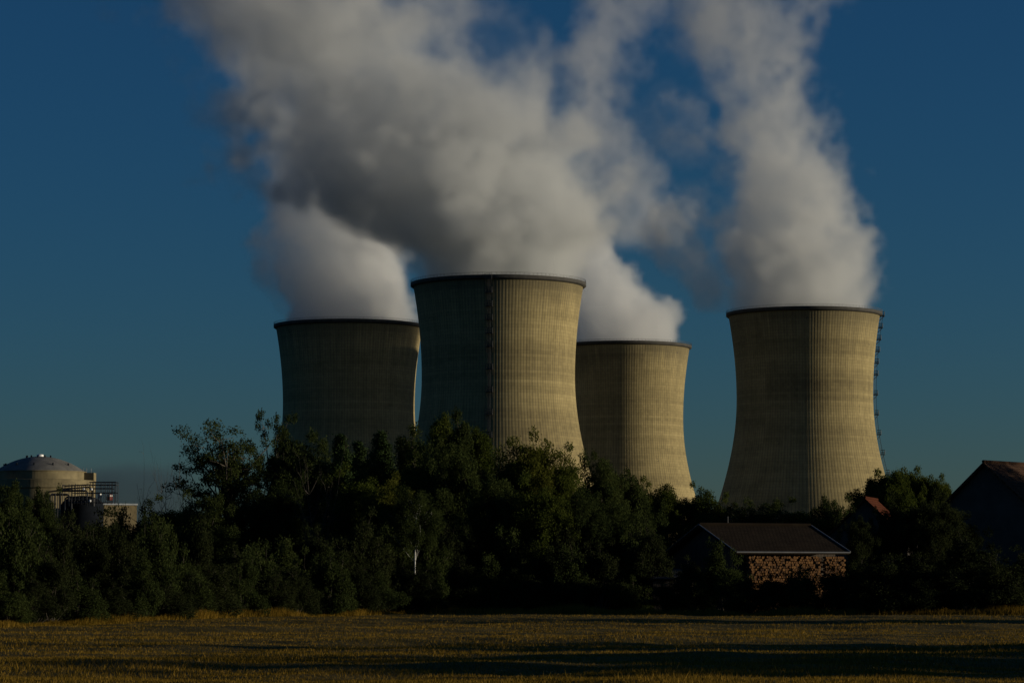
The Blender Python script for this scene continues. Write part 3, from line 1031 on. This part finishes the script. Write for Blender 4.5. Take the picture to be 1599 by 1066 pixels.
def make_plant(kind, seed, H, W, leaf_mat, bark='bark'):
    """meshes (trunk, crown) of one plant, H metres tall and W wide, standing at the origin"""
    r = np.random.default_rng(seed)
    m = MB()
    pts = []
    size = 0.24
    if kind == 'broadleaf':
        tr = limb(m, (0, 0, 0), (r.normal() * .3, r.normal() * .3, H * .62), .22, .09, r, .06, 8, 7)
        nc = 58
        for i in range(nc):
            zf_ = r.uniform(0.14, 0.90)
            env = math.sqrt(max(0.05, 1 - (max(0, zf_ - .42) / .56) ** 2)) * (0.75 + .25 * min(1, zf_ * 2.5))
            a = r.uniform(0, 2 * math.pi)
            rr_ = W / 2 * env * r.uniform(0.15, 0.92)
            cpt = np.array((rr_ * math.cos(a), rr_ * math.sin(a), H * zf_))
            rad = r.uniform(0.09, 0.17) * W
            base = tr[min(6, max(1, int(zf_ * 6)))]
            limb(m, base, cpt, .06, .015, r, .12, 4, 4)
            pts.append(clump_pts(cpt, rad, int(260 * (rad / (0.13 * W)) ** 2), r))
            for _ in range(2):
                c2 = cpt + r.standard_normal(3) * rad * 0.95
                pts.append(clump_pts(c2, rad * .55, 60, r))
        size = 0.26
    elif kind == 'airy':
        tr = limb(m, (0, 0, 0), (0.3, 0, H * .72), .24, .07, r, .07, 8, 8)
        for i in range(44):
            zf_ = r.uniform(0.36, 0.97)
            env = (1 - abs(zf_ - 0.68) / 0.42) ** 0.5 if abs(zf_ - .68) < .42 else 0.1
            a = r.uniform(0, 2 * math.pi)
            rr_ = W / 2 * max(.3, env) * r.uniform(0.2, 1.0)
            cpt = np.array((rr_ * math.cos(a), rr_ * math.sin(a), H * zf_))
            base = tr[min(7, max(2, int((zf_ - .2) * 8)))]
            bp = limb(m, base, cpt, .07, .015, r, .16, 4, 6)
            for j in range(5):
                q0 = bp[r.integers(2, 6)]
                tip = q0 + np.array((r.normal(), r.normal(), r.normal() * .4 + .1)) * 0.11 * W
                limb(m, q0, tip, .025, .008, r, .1, 3, 3)
                pts.append(clump_pts(tip, 0.075 * W * r.uniform(.6, 1.3), 52, r, .45))
        size = 0.24
    elif kind == 'poplar':
        tr = limb(m, (0, 0, 0), (0, 0, H * .95), .2, .03, r, .03, 7, 9)
        for i in range(64):
            zf_ = r.uniform(0.12, 1.0)
            env = min(1, (1.12 - zf_) * 2.0) ** .8 * min(1, zf_ * 4)
            a = r.uniform(0, 2 * math.pi)
            rr_ = W / 2 * env * r.uniform(0.3, .9)
            cpt = np.array((rr_ * math.cos(a), rr_ * math.sin(a), H * zf_))
            limb(m, tr[min(8, int(max(0, zf_ - .12) * 8))], cpt, .04, .01, r, .1, 4, 4)
            pts.append(clump_pts(cpt, W * .16 * r.uniform(.6, 1.2), 130, r, 1.2))
        size = 0.22
    elif kind == 'conifer':
        tr = limb(m, (0, 0, 0), (0, 0, H * .99), .2, .02, r, .01, 7, 8)
        for i in range(30):
            zf_ = 0.08 + 0.9 * i / 29
            rad = W / 2 * (1.01 - zf_) ** 0.7 * r.uniform(.8, 1.15)
            nb = 7 if zf_ < .8 else 5
            for k_ in range(nb):
                a = r.uniform(0, 2 * math.pi)
                tip = np.array((rad * math.cos(a), rad * math.sin(a), H * zf_ - rad * .28))
                base = np.array((0, 0, H * zf_))
                limb(m, base, tip, .03, .008, r, .05, 3, 3)
                nn = int(50 + 110 * rad / (W / 2))
                t_ = r.uniform(0.1, 1, nn)[:, None]
                P = base + (tip - base) * t_ + r.standard_normal((nn, 3)) * np.array((.13, .13, .08)) * (0.6 + rad * .5)
                pts.append(P)
            pts.append(clump_pts((0, 0, H * zf_), .15 * W * (1.05 - zf_), 30, r, 1.6))
        size = 0.22
    elif kind == 'bush':
        for i in range(26):
            zf_ = r.uniform(0.10, 0.98)
            env = (1 - max(0, zf_ - .25) ** 2 / .58) ** .5
            a = r.uniform(0, 2 * math.pi)
            rr_ = W / 2 * env * r.uniform(0.2, .95)
            cpt = np.array((rr_ * math.cos(a), rr_ * math.sin(a), H * zf_ * .93))
            limb(m, (cpt[0] * .15, cpt[1] * .15, 0), cpt, .035, .01, r, .12, 4, 5)
            rad = W * r.uniform(.12, .2)
            pts.append(clump_pts(cpt, rad, int(230 * (rad / (.16 * W)) ** 2), r, .85))
            for _ in range(2):
                tip = cpt + np.array((r.normal() * .5, r.normal() * .5, abs(r.normal()) + .3)) * rad * .9
                limb(m, cpt, tip, .012, .005, r, .1, 3, 3)
                pts.append(clump_pts(tip, rad * .3, 26, r, 1.3))
        size = 0.20
    elif kind == 'oak':
        tr = limb(m, (0, 0, 0), (0, 0, H * .5), .3, .16, r, .05, 8, 6)
        for i in range(38):
            a = r.uniform(0, 2 * math.pi)
            rr_ = W / 2 * r.uniform(0.15, .92)
            zc = H * (0.58 + .36 * math.sqrt(max(0, 1 - (rr_ / (W / 2)) ** 2)) * r.uniform(.35, 1.0))
            cpt = np.array((rr_ * math.cos(a), rr_ * math.sin(a), zc))
            limb(m, tr[r.integers(3, 6)], cpt, .09, .02, r, .15, 5, 6)
            pts.append(clump_pts(cpt, r.uniform(.09, .14) * W, 420, r, .7))
            for _ in range(3):
                pts.append(clump_pts(cpt + r.standard_normal(3) * .08 * W, .055 * W, 90, r, .7))
        size = 0.26
    elif kind == 'bare':
        for i in range(9):
            a = r.uniform(0, 2 * math.pi)
            tip = np.array((W / 2 * math.cos(a) * r.uniform(.2, 1), W / 2 * math.sin(a) * r.uniform(.2, 1), H * r.uniform(.6, 1)))
            bp = limb(m, (tip[0] * .08, tip[1] * .08, 0), tip, .045, .010, r, .2, 4, 7)
            for j in range(8):
                q0 = bp[r.integers(2, 7)]
                t2 = q0 + np.array((r.normal() * .8, r.normal() * .8, abs(r.normal()))) * .16 * H
                b2 = limb(m, q0, t2, .018, .006, r, .15, 3, 4)
                for _ in range(2):
                    q1 = b2[r.integers(1, 4)]
                    limb(m, q1, q1 + np.array((r.normal(), r.normal(), abs(r.normal()))) * .06 * H, .008, .004, r, .1, 3, 3)
            pts.append(clump_pts(tip * np.array((.7, .7, .55)), .10 * W, 30, r, 1.0))
        size = 0.15
    elif kind == 'birch':
        tr = limb(m, (0, 0, 0), (0.15, 0, H * .85), .085, .03, r, .012, 8, 9)
        for i in range(34):
            zf_ = r.uniform(0.62, 1.0)
            env = math.sin(math.pi * min(1, (zf_ - .54) / .50)) ** .6
            a = r.uniform(0, 2 * math.pi)
            rr_ = W / 2 * env * r.uniform(.3, .95)
            cpt = np.array((rr_ * math.cos(a), rr_ * math.sin(a), H * zf_))
            limb(m, tr[min(8, int((zf_ - .12) * 9))], cpt, .010, .004, r, .12, 3, 4)
            for j in range(3):
                q0 = cpt + r.standard_normal(3) * W * .07
                pts.append(clump_pts(q0 - np.array((0, 0, .3)), W * .08, 90, r, 1.5))
        size = 0.18
    P = np.concatenate(pts)
    P = np.concatenate([P + r.normal(0, .10, P.shape) for _ in range(3)])
    P = P[P[:, 2] > 0.05]
    size *= 0.56
    if kind != 'bare':
        kz = H / np.percentile(P[:, 2], 99.7)
        kw = W / 2 / np.percentile(np.hypot(P[:, 0], P[:, 1]), 98)
        P *= np.array((kw, kw, kz))
        m.v = [(x * kw, y * kw, z * min(kz, 1.0)) for x, y, z in m.v]
        m.v = [(x, y, min(z, H * 0.985)) for x, y, z in m.v]
    tm = bpy.data.meshes.new(kind + '_trunk')
    tm.from_pydata(m.v, [], m.f)
    tm.polygons.foreach_set('use_smooth', np.ones(len(tm.polygons), bool))
    tm.materials.append(M[bark])
    V, Q = leaf_quads(P, size, r)
    cm = mesh_np(kind + '_crown', V, Q)
    cm.materials.append(M[leaf_mat])
    return (tm, cm, H, W)


PROTO['broad1'] = make_plant('broadleaf', 1, 9.5, 7.0, 'leafB')
PROTO['broad2'] = make_plant('broadleaf', 2, 9.0, 7.5, 'leafA')
PROTO['broad4'] = make_plant('broadleaf', 19, 8.5, 7.5, 'leafK')
PROTO['broad3'] = make_plant('broadleaf', 3, 8.5, 6.5, 'leafC')
PROTO['airy1'] = make_plant('airy', 4, 11.0, 7.0, 'leafA')
PROTO['airy2'] = make_plant('airy', 5, 10.0, 5.0, 'leafA')
PROTO['poplar1'] = make_plant('poplar', 6, 10.0, 3.2, 'leafA')
PROTO['poplar2'] = make_plant('poplar', 7, 10.0, 3.6, 'leafB')
PROTO['conifer1'] = make_plant('conifer', 8, 10.0, 4.2, 'leafD')
PROTO['conifer2'] = make_plant('conifer', 9, 10.0, 4.6, 'leafD')
PROTO['bush1'] = make_plant('bush', 10, 4.0, 4.2, 'leafK')
PROTO['bush2'] = make_plant('bush', 11, 3.6, 4.4, 'leafA')
PROTO['bush3'] = make_plant('bush', 12, 4.4, 4.0, 'leafK')
PROTO['bush4'] = make_plant('bush', 13, 3.4, 3.8, 'leafA')
PROTO['oak'] = make_plant('oak', 14, 8.5, 9.0, 'leafB')
PROTO['bare'] = make_plant('bare', 15, 5.5, 4.5, 'leafA')
PROTO['birch'] = make_plant('birch', 16, 8.0, 4.6, 'leafA', 'birch')
NAMES = {'broad': 'broadleaf_tree', 'airy': 'airy_tree', 'poplar': 'poplar_tree', 'conifer': 'conifer_tree', 'bush': 'bush', 'oak': 'oak_tree', 'bare': 'bare_shrub', 'birch': 'birch_tree'}
CATS = {'broad': 'tree', 'airy': 'tree', 'poplar': 'tree', 'conifer': 'tree', 'bush': 'bush', 'oak': 'tree', 'bare': 'shrub', 'birch': 'tree'}


def plant(proto, px, pytop, wpx, Y, label, group=None, rz=None, X=None, H=None, W=None):
    tm, cm, h0, w0 = PROTO[proto]
    k_ = ''.join(ch for ch in proto if not ch.isdigit())
    p = at(px, pytop, Y)
    x = p.x if X is None else X
    z0 = float(ground_z(np.array([float(x)]), np.array([float(Y)]))[0]) - 0.05
    h = (p.z - z0) if H is None else H
    w = (wpx * Y / F) if W is None else W
    root = empty(NAMES[k_], (x, Y, z0), random.uniform(0, 6.28) if rz is None else rz, (w / w0, w / w0, h / h0))
    tag(root, label, CATS[k_], group)
    obj('trunk', tm, None, root)
    obj('crown', cm, None, root)
    return root


# --- the tall ones, each with its own outline
T = plant
T('airy1', 360, 664, 165, 190, 'tall airy tree with open crown, left of the left cooling tower')
T('airy2', 434, 646, 74, 205, 'slender tall tree against the left edge of the left cooling tower')
T('broad2', 468, 684, 150, 214, 'dark dense tree in front of the left part of the left cooling tower')
T('conifer1', 531, 682, 100, 208, 'pointed conifer below the middle of the left cooling tower')
T('conifer2', 560, 693, 96, 211, 'second pointed conifer just right of the taller one before the left tower')
T('conifer1', 596, 678, 112, 205, 'dark conifer under the right edge of the left cooling tower')
T('poplar1', 642, 668, 84, 203, 'upright leafy tree in the gap between left and middle towers')
T('poplar2', 690, 650, 72, 200, 'upright poplar before the shaded side of the middle tower')
T('poplar1', 719, 645, 72, 198, 'tallest upright poplar before the shaded side of the middle tower')
T('poplar2', 748, 672, 78, 199, 'lower upright poplar at the foot of the middle tower ladder')
T('broad1', 795, 698, 110, 196, 'bushy tree just right of the middle tower ladder')
T('broad3', 832, 687, 120, 193, 'broad sunlit green tree at the foot of the middle tower lit side')
T('broad1', 885, 704, 120, 195, 'round tree under the right edge of the middle tower')
T('broad2', 940, 712, 110, 197, 'dark round tree before the shaded side of the smallest tower')
T('broad2', 985, 738, 100, 200, 'dark tree stepping down before the smallest tower')
G2 = 'trees in the row behind the barn'
for px_, py_, w_, pr, lb in ((1010, 754, 90, 'broad1', 'row tree left of the lit foot of the smallest tower'),
                             (1042, 758, 70, 'poplar2', 'upright row tree below the lit foot of the smallest tower'),
                             (1068, 762, 84, 'broad1', 'rounded row tree below the lit foot of the smallest tower'),
                             (1100, 768, 74, 'poplar2', 'row tree in the sky gap right of the smallest tower'),
                             (1126, 777, 80, 'broad1', 'row tree at the left foot of the right cooling tower'),
                             (1162, 788, 100, 'broad2', 'low dark tree above the left part of the barn ridge'),
                             (1205, 784, 104, 'broad2', 'low dark tree above the middle of the barn ridge'),
                             (1252, 785, 104, 'broad1', 'low dark tree above the right end of the barn ridge'),
                             (1290, 778, 84, 'broad2', 'low dark tree between barn and red roofed house, pointed'),
                             (1306, 794, 66, 'broad2', 'low dark tree touching the red roofed house')):
    T(pr, px_, py_, w_, 236, lb, G2)
T('oak', 1380, 739, 118, 244, 'spreading oak left half of the crown pair behind the red roofed house')
T('oak', 1424, 735, 108, 246, 'taller spreading oak behind the red roofed house')
T('oak', 1464, 746, 84, 245, 'smaller spreading oak beside the gable of the brown roofed house')
# --- left mass below the reactor
T('broad2', 18, 757, 110, 172, 'dense dark tree at the far left before the reactor dome')
T('broad2', 62, 764, 76, 178, 'dense dark tree right of the one at the left edge')
T('bush3', 112, 806, 100, 176, 'bush low before the dark round-topped building')
T('bush1', 158, 797, 120, 180, 'bush hiding the foot of the dark round-topped building')
T('bush1', 224, 793, 90, 182, 'bush hiding the right end of the pale annex')
T('bush2', 196, 795, 110, 184, 'bush under the pale annex')
T('bare', 236, 747, 70, 190, 'half bare shrub with thin twigs against the sky')
T('bare', 272, 740, 56, 188, 'leaning bare shrub left of the airy tree')
T('broad1', 268, 782, 120, 186, 'low rounded tree left of the airy tree trunk')
T('broad2', 330, 775, 120, 181, 'dark low tree under the airy tree')
T('broad2', 395, 768, 120, 184, 'dark low tree under the airy tree on its right')
T('broad2', 440, 745, 110, 188, 'dark tree below the slender tall tree')
T('bare', 500, 742, 90, 184, 'bare branched shrub in front of the left cooling tower trees')
T('broad1', 560, 735, 120, 186, 'mid green rounded tree in front of the conifers')
T('broad3', 610, 752, 110, 182, 'yellow green rounded tree left of the birch')
T('broad2', 500, 716, 130, 204, 'dark dense tree left of the conifers, lower than the one beside it')
T('broad2', 580, 716, 120, 199, 'dark dense tree between and below the two tallest conifers')
T('broad1', 655, 706, 120, 197, 'dark dense tree below the gap between left and middle towers')
T('broad2', 700, 690, 120, 196, 'dark dense tree filling in under the upright poplars')
T('birch', 648, 762, 100, 173.0, 'birch with thin white trunk in the dark tree line')
T('bush1', 652, 884, 100, edge_Y(652) + 0.6, 'bush hiding the foot of the birch')
T('broad2', 715, 700, 130, 190, 'dark rounded tree below the poplars')
T('broad2', 770, 745, 130, 183, 'dark rounded tree right of the birch')
T('broad1', 840, 750, 130, 181, 'mid green tree in front of the broad sunlit tree')
T('broad2', 905, 765, 120, 182, 'dark tree below the right edge of the middle tower')
T('broad2', 965, 785, 110, 184, 'dark tree left of the barn')
T('bush3', 1015, 815, 90, 178, 'tall bush just left of the lean-to roof', )
# --- front hedge along the field edge
rows = [(range(-250, 300, 42), 'bush in the hedge along the field, left of the airy tree', 880, 30),
        (range(298, 640, 42), 'bush in the hedge along the field, between airy tree and birch', 876, 22),
        (range(640, 1010, 42), 'bush in the hedge along the field, between birch and barn', 868, 26)]
kinds = ['bush1', 'bush2', 'bush3', 'bush1', 'bush4']
i = 0
for rg, lb, top, jit in rows:
    for px_ in rg:
        pxx = px_ + random.uniform(-10, 10)
        rec = min(6.5, max(0.0, (pxx - 640) / 370 * 6.5))      # the hedge draws back towards the barn
        Yh = edge_Y(pxx) + 2.0 + rec
        T(kinds[i % 5], pxx, top + random.uniform(-jit, jit), random.uniform(76, 105), Yh, lb, 'bushes along the field edge')
        i += 1
        pxx = px_ + 21 + random.uniform(-10, 10)
        T(kinds[(i * 2) % 5], pxx, top - 48 + random.uniform(-jit, jit) * 1.2, random.uniform(84, 110), edge_Y(pxx) + 6.5 + rec, lb, 'bushes along the field edge')
# --- around barn and houses
for px_, py_, w_, pr, dy, lb in ((1034, 908, 70, 'bush1', 6, 'bush in front of the lean-to'),
                                 (1082, 872, 90, 'bush3', 6, 'tall bush before the barn gable'),
                                 (1130, 846, 90, 'bush2', 5.5, 'tall bush overlapping the left end of the barn roof'),
                                 (1160, 896, 80, 'bush3', 3, 'bush before the left end of the log wall'),
                                 (1206, 898, 90, 'bush1', 3, 'bush before the middle of the log wall'),
                                 (1252, 888, 90, 'bush4', 3, 'bush before the right half of the log wall'),
                                 (1298, 886, 76, 'bush1', 3, 'bush before the right end of the log wall'),
                                 (1338, 870, 80, 'bush3', 3, 'bush beside the right corner of the barn')):
    T(pr, px_, py_, w_, edge_Y(px_) + dy, lb)
for px_, py_, w_, pr, Yt, lb in ((1340, 806, 90, 'broad4', 189, 'dark tree below the red roof corner'),
                                 (1394, 786, 84, 'broad4', 192, 'dark narrow tree covering the lower right of the red roof'),
                                 (1442, 782, 112, 'broad4', 190, 'dark walnut tree before the red roofed house'),
                                 (1472, 785, 140, 'broad4', 191, 'dark walnut tree left of the brown roofed house'),
                                 (1512, 826, 110, 'bush3', 170, 'dark bush before the gable of the brown roofed house'),
                                 (1385, 868, 130, 'bush1', 166, 'dark bush low before the red roofed house'),
                                 (1450, 868, 130, 'bush3', 166, 'dark bush low between the two houses'),
                                 (1550, 868, 130, 'bush1', 166, 'dark bush low before the brown roof eave'),
                                 (1600, 858, 130, 'bush3', 167, 'dark bush at the right edge of the picture')):
    T(pr, px_, py_, w_, Yt, lb)


# ------------------------------------------------------------------ barn, houses
def prism(m, o, r_, p_, a0, a1, h0, pts):
    """extrude the outline pts (distance along p_, height) from a0 to a1 along r_"""
    lo = [o + r_ * a0 + p_ * d + Vector((0, 0, h)) for d, h in pts]
    hi = [o + r_ * a1 + p_ * d + Vector((0, 0, h)) for d, h in pts]
    n = len(pts)
    m.add(lo + hi, [tuple(range(n)), tuple(range(2 * n - 1, n - 1, -1))] + [(k, n + k, n + (k + 1) % n, (k + 1) % n) for k in range(n)])


def roof_slab(name, A, B, C_, D_, th, mat, parent):
    """A,B ridge ends, C_,D_ eave ends (B-C_, A-D_ are the verges); uv in metres"""
    nrm = (B - A).cross(D_ - A).normalized()
    if nrm.z < 0: nrm = -nrm
    top = [A, B, C_, D_]
    bot = [v - nrm * th for v in top]
    me = bpy.data.meshes.new(name)
    me.from_pydata([tuple(v) for v in top + bot], [], [(0, 1, 2, 3), (7, 6, 5, 4), (0, 4, 5, 1), (1, 5, 6, 2), (2, 6, 7, 3), (3, 7, 4, 0)])
    uv = me.uv_layers.new(name='UVMap')
    ux = (B - A).normalized(); uy = nrm.cross(ux)
    for lp in me.loops:
        v = Vector(me.vertices[lp.vertex_index].co) - A
        uv.data[lp.index].uv = (v.dot(ux), v.dot(uy))
    return obj(name, me, mat, parent)


def gabled(name, px, py_ridge, Y, ang, length, half, drop, over, label, cat, wall, roofm, verge=None, front=None):
    """left ridge end at photo pixel (px, py_ridge) and depth Y; the ridge runs away to the right at angle ang"""
    pk = at(px, py_ridge, Y)
    root = empty(name, (pk.x, Y, 0))
    tag(root, label, cat)
    r_ = Vector((math.cos(ang), math.sin(ang), 0)); p_ = Vector((math.sin(ang), -math.cos(ang), 0))
    O = Vector((0, 0, 0)); Hh = pk.z
    U = Vector((0, 0, 1))
    sl = drop / half
    m = MB()
    ins = 0.25
    fo = over if front is None else front
    prism(m, O, r_, p_, over, length - over, 0, [(-half + over, 0), (half - fo, 0), (half - fo, Hh - drop + fo * sl - ins), (0, Hh - ins), (-half + over, Hh - drop + over * sl - ins)])
    w = m.build('wall', wall, root)
    A, B = U * Hh, r_ * length + U * Hh
    roof_slab('roof', A, B, B + p_ * half - U * drop, A + p_ * half - U * drop, .14, roofm, root)
    roof_slab('roof', B, A, A - p_ * half - U * drop, B - p_ * half - U * drop, .14, roofm, root)
    if verge:
        m = MB()
        for e, out_ in ((A, -r_), (B, r_)):
            for sg in (1, -1):
                a, b = e + out_ * .05 + U * .03, e + p_ * half * sg - U * drop + out_ * .05 + U * .03
                m = MB()
                m.tube(a, b, .042, n=6)
                m.build('verge_trim', M[verge], root)
        m = MB()
        m.tube(A + p_ * (half + .06) - U * (drop + .02), B + p_ * (half + .06) - U * (drop + .02), .05, n=8)
        m.build('gutter', M[verge], root)
    m = MB()
    m.tube(A + U * .04, B + U * .04, .11, n=8)
    m.build('ridge_cap', roofm, root)
    return root, r_, p_, Hh


YBARN = 183.0
kb = YBARN / F
ab = R(22)
half_b = 48 * kb / math.sin(ab)
len_b = 178 * kb / math.cos(ab) * 1.015
drop_b = 43 * kb
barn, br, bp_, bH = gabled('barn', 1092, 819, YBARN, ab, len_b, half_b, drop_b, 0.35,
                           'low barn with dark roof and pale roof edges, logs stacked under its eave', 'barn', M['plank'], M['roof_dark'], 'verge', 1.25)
m = MB()
ap = br * (46 * kb / math.cos(ab)) + Vector((0, 0, bH))
m.tube(ap, ap + Vector((0, 0, 0.55)), .03, n=5)
m.tube(ap + Vector((-.25, 0, .35)), ap + Vector((.25, 0, .35)), .02, n=4)
m.tube(ap + Vector((-.18, 0, .5)), ap + Vector((.18, 0, .5)), .02, n=4)
m.build('antenna', M['steel'], barn)
# stacked firewood: one stack of cut log ends under the eave
st = empty('firewood_stack', barn.location)
tag(st, 'orange brown wall of stacked firewood under the barn eave', 'firewood stack')
r_ = np.random.default_rng(77)
mb_b, mb_e = MB(), MB()
z_top = bH - drop_b - .30
rad = .085
zrow = .1
row = 0
a_lo, a_hi = len_b * .14, len_b * .975
while zrow < z_top - .02:
    x_ = a_lo + (row % 2) * rad
    while x_ < a_hi:
        if not (0.74 < (x_ - a_lo) / (a_hi - a_lo) < 0.80 and zrow > z_top - 1.2):
            rr_ = rad * r_.uniform(.72, 1.12)
            zc = zrow + r_.normal() * .012
            fr = br * x_ + bp_ * (half_b - .30 + r_.normal() * .035) + Vector((0, 0, zc))
            mb_b.tube(fr - bp_ * .45, fr, rr_, n=7, caps=False)
            n7 = 7
            d_ = bp_; u_ = Vector((0, 0, 1)); w_ = br
            ph = r_.uniform(0, 6)
            mb_e.add([fr + (u_ * math.sin(ph + 2 * math.pi * k / n7) + w_ * math.cos(ph + 2 * math.pi * k / n7)) * rr_ for k in range(n7)], [tuple(range(n7))])
        x_ += rad * 2.02
    zrow += rad * 1.76
    row += 1
mb_b.build('log_bark', M['log'], st)
mb_e.build('cut_ends', M['cut'], st)

# lean-to with corrugated roof, left of the barn
Yl = 178.0
lp = at(1042, 900, Yl)
root = empty('lean_to_shed', (lp.x, Yl, 0))
tag(root, 'small lean-to shed with rusty corrugated roof left of the barn', 'shed')
wL, zA, zB = 54 * Yl / F, at(0, 888, Yl + 1).z, at(0, 903, Yl - 1).z
m = MB()
ncol = 36
vs, fs = [], []
for j, (yy, zz_) in enumerate(((1.6, zA), (-1.4, zB))):
    for k in range(ncol * 2 + 1):
        xx = -wL / 2 + wL * k / (ncol * 2)
        vs.append((xx, yy, zz_ + (.03 if k % 2 else -.03)))
n_ = ncol * 2 + 1
for k in range(n_ - 1): fs.append((k, k + 1, n_ + k + 1, n_ + k))
vs += [(x_, y_, z_ - .05) for x_, y_, z_ in vs]
fs += [(a + 2 * n_, d + 2 * n_, c_ + 2 * n_, b + 2 * n_) for a, b, c_, d in fs]
m.add(vs, fs)
m.build('roof', M['iron'], root)
m = MB()
m.hexa([(-wL / 2 + .15, -1.2, 0), (wL / 2 - .15, -1.2, 0), (wL / 2 - .15, 1.5, 0), (-wL / 2 + .15, 1.5, 0),
        (-wL / 2 + .15, -1.2, zB - .12), (wL / 2 - .15, -1.2, zB - .12), (wL / 2 - .15, 1.5, zA - .12), (-wL / 2 + .15, 1.5, zA - .12)])
m.build('wall', M['plank'], root)

YH = 206.0
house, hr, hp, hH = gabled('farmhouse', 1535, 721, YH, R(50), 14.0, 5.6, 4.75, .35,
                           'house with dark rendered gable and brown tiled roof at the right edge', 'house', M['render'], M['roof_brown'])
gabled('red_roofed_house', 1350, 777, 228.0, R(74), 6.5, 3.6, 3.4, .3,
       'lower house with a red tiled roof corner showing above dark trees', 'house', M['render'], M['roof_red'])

# ------------------------------------------------------------------ grass
def grass_mesh(n, seed, y0, y1, hmin, hmax, wd):
    r = np.random.default_rng(seed)
    Y = 1 / r.uniform(1 / y1, 1 / y0, n)
    X = r.uniform(-1, 1, n) * (Y * 0.21 + 5)
    keep = Y < edge_Y(X / Y * F + CX) + 1.0
    X, Y = X[keep], Y[keep]
    d = smooth_noise2(X * 1.6, Y * 1.6, 21)
    d = np.clip(d / 12, -1, 1)
    n = len(X)
    h = r.uniform(hmin, hmax, n) * (1 + 0.5 * d) * np.where(r.random(n) < 0.012, 2.2, 1)
    Z = ground_z(X, Y)
    a = r.uniform(0, 2 * math.pi, n)
    w = wd * r.uniform(.7, 1.4, n) * (0.6 + Y / 120)
    lx, ly = r.normal(0, .45, n) * h, r.normal(0, .45, n) * h
    ux, uy = np.cos(a) * w, np.sin(a) * w
    V = np.stack([np.stack([X - ux, Y - uy, Z - .02], -1), np.stack([X + ux, Y + uy, Z - .02], -1), np.stack([X + lx, Y + ly, Z + h], -1)], 1).reshape(-1, 3)
    return V, np.arange(3 * n).reshape(-1, 3)


V, Tt = grass_mesh(480000, 5, 40, 200, .03, .085, .009)
gr = obj('grass', mesh_np('grass', V, None, Tt), M['grass'])
tag(gr, 'short dry grass covering the mown field', 'grass', kind='stuff')
# taller uncut grass at the foot of the hedge
r_ = np.random.default_rng(6)
n = 70000
pxs = r_.uniform(-280, 1750, n)
Ye = np.array([edge_Y(p_) for p_ in pxs]) + r_.normal(0.6, 1.0, n)
Xe = (pxs - CX) / F * Ye
env = 0.5 + 0.5 * np.clip(smooth_noise2(Xe * 2.5, Ye * 0.3, 33) / 12, -1, 1)
h = r_.uniform(.12, .42, n) * (0.45 + 1.1 * env)
a = r_.uniform(0, 6.28, n); w = .014
lx, ly = r_.normal(0, .25, n) * h, r_.normal(0, .25, n) * h
Zg = ground_z(Xe, Ye)
V = np.stack([np.stack([Xe - np.cos(a) * w, Ye - np.sin(a) * w, Zg - .02], -1), np.stack([Xe + np.cos(a) * w, Ye + np.sin(a) * w, Zg - .02], -1), np.stack([Xe + lx, Ye + ly, Zg + h], -1)], 1).reshape(-1, 3)
tg = obj('tall_grass', mesh_np('tall_grass', V, None, np.arange(3 * n).reshape(-1, 3)), M['grass'])
tag(tg, 'taller uncut dry grass along the foot of the hedge', 'grass', kind='stuff')

# ------------------------------------------------------------------ bushes and trees beyond the right side of the picture: the bushes shadow the field, the added trees block sun from the house
GS = 'bushes beyond the right side of the field'
for Yb, Xb, Hb, Wb in ((60, 26, 2.6, 5), (63, 28, 3.3, 6), (66, 26, 3.5, 6), (69, 29, 3.8, 6), (72, 27, 3.5, 6), (74.5, 28, 3.2, 5),
                       (80.5, 28, 3.2, 5), (83.5, 30, 3.9, 6), (86.5, 31, 4.0, 6), (89.5, 30, 3.1, 5),
                       (131, 40, 3.6, 6), (134.5, 42, 4.6, 6), (138, 43, 4.8, 6), (141.5, 44, 4.2, 6)):
    T(kinds[int(Yb) % 5], 0, 0, 0, Yb, 'bush standing beyond the right side of the mown field', GS, X=Xb, H=Hb, W=Wb)
for Yb, Xb, Hb, Wb in ((167, 58, 5.5, 6), (193, 70, 11, 10), (204, 72, 14, 10)):  # unseen trees, added to shade the right-hand house and dark trees
    T('broad2', 0, 0, 0, Yb, 'unseen tree added beyond the right side of the field to block the sun', 'unseen trees added to block the sun', X=Xb, H=Hb, W=Wb)
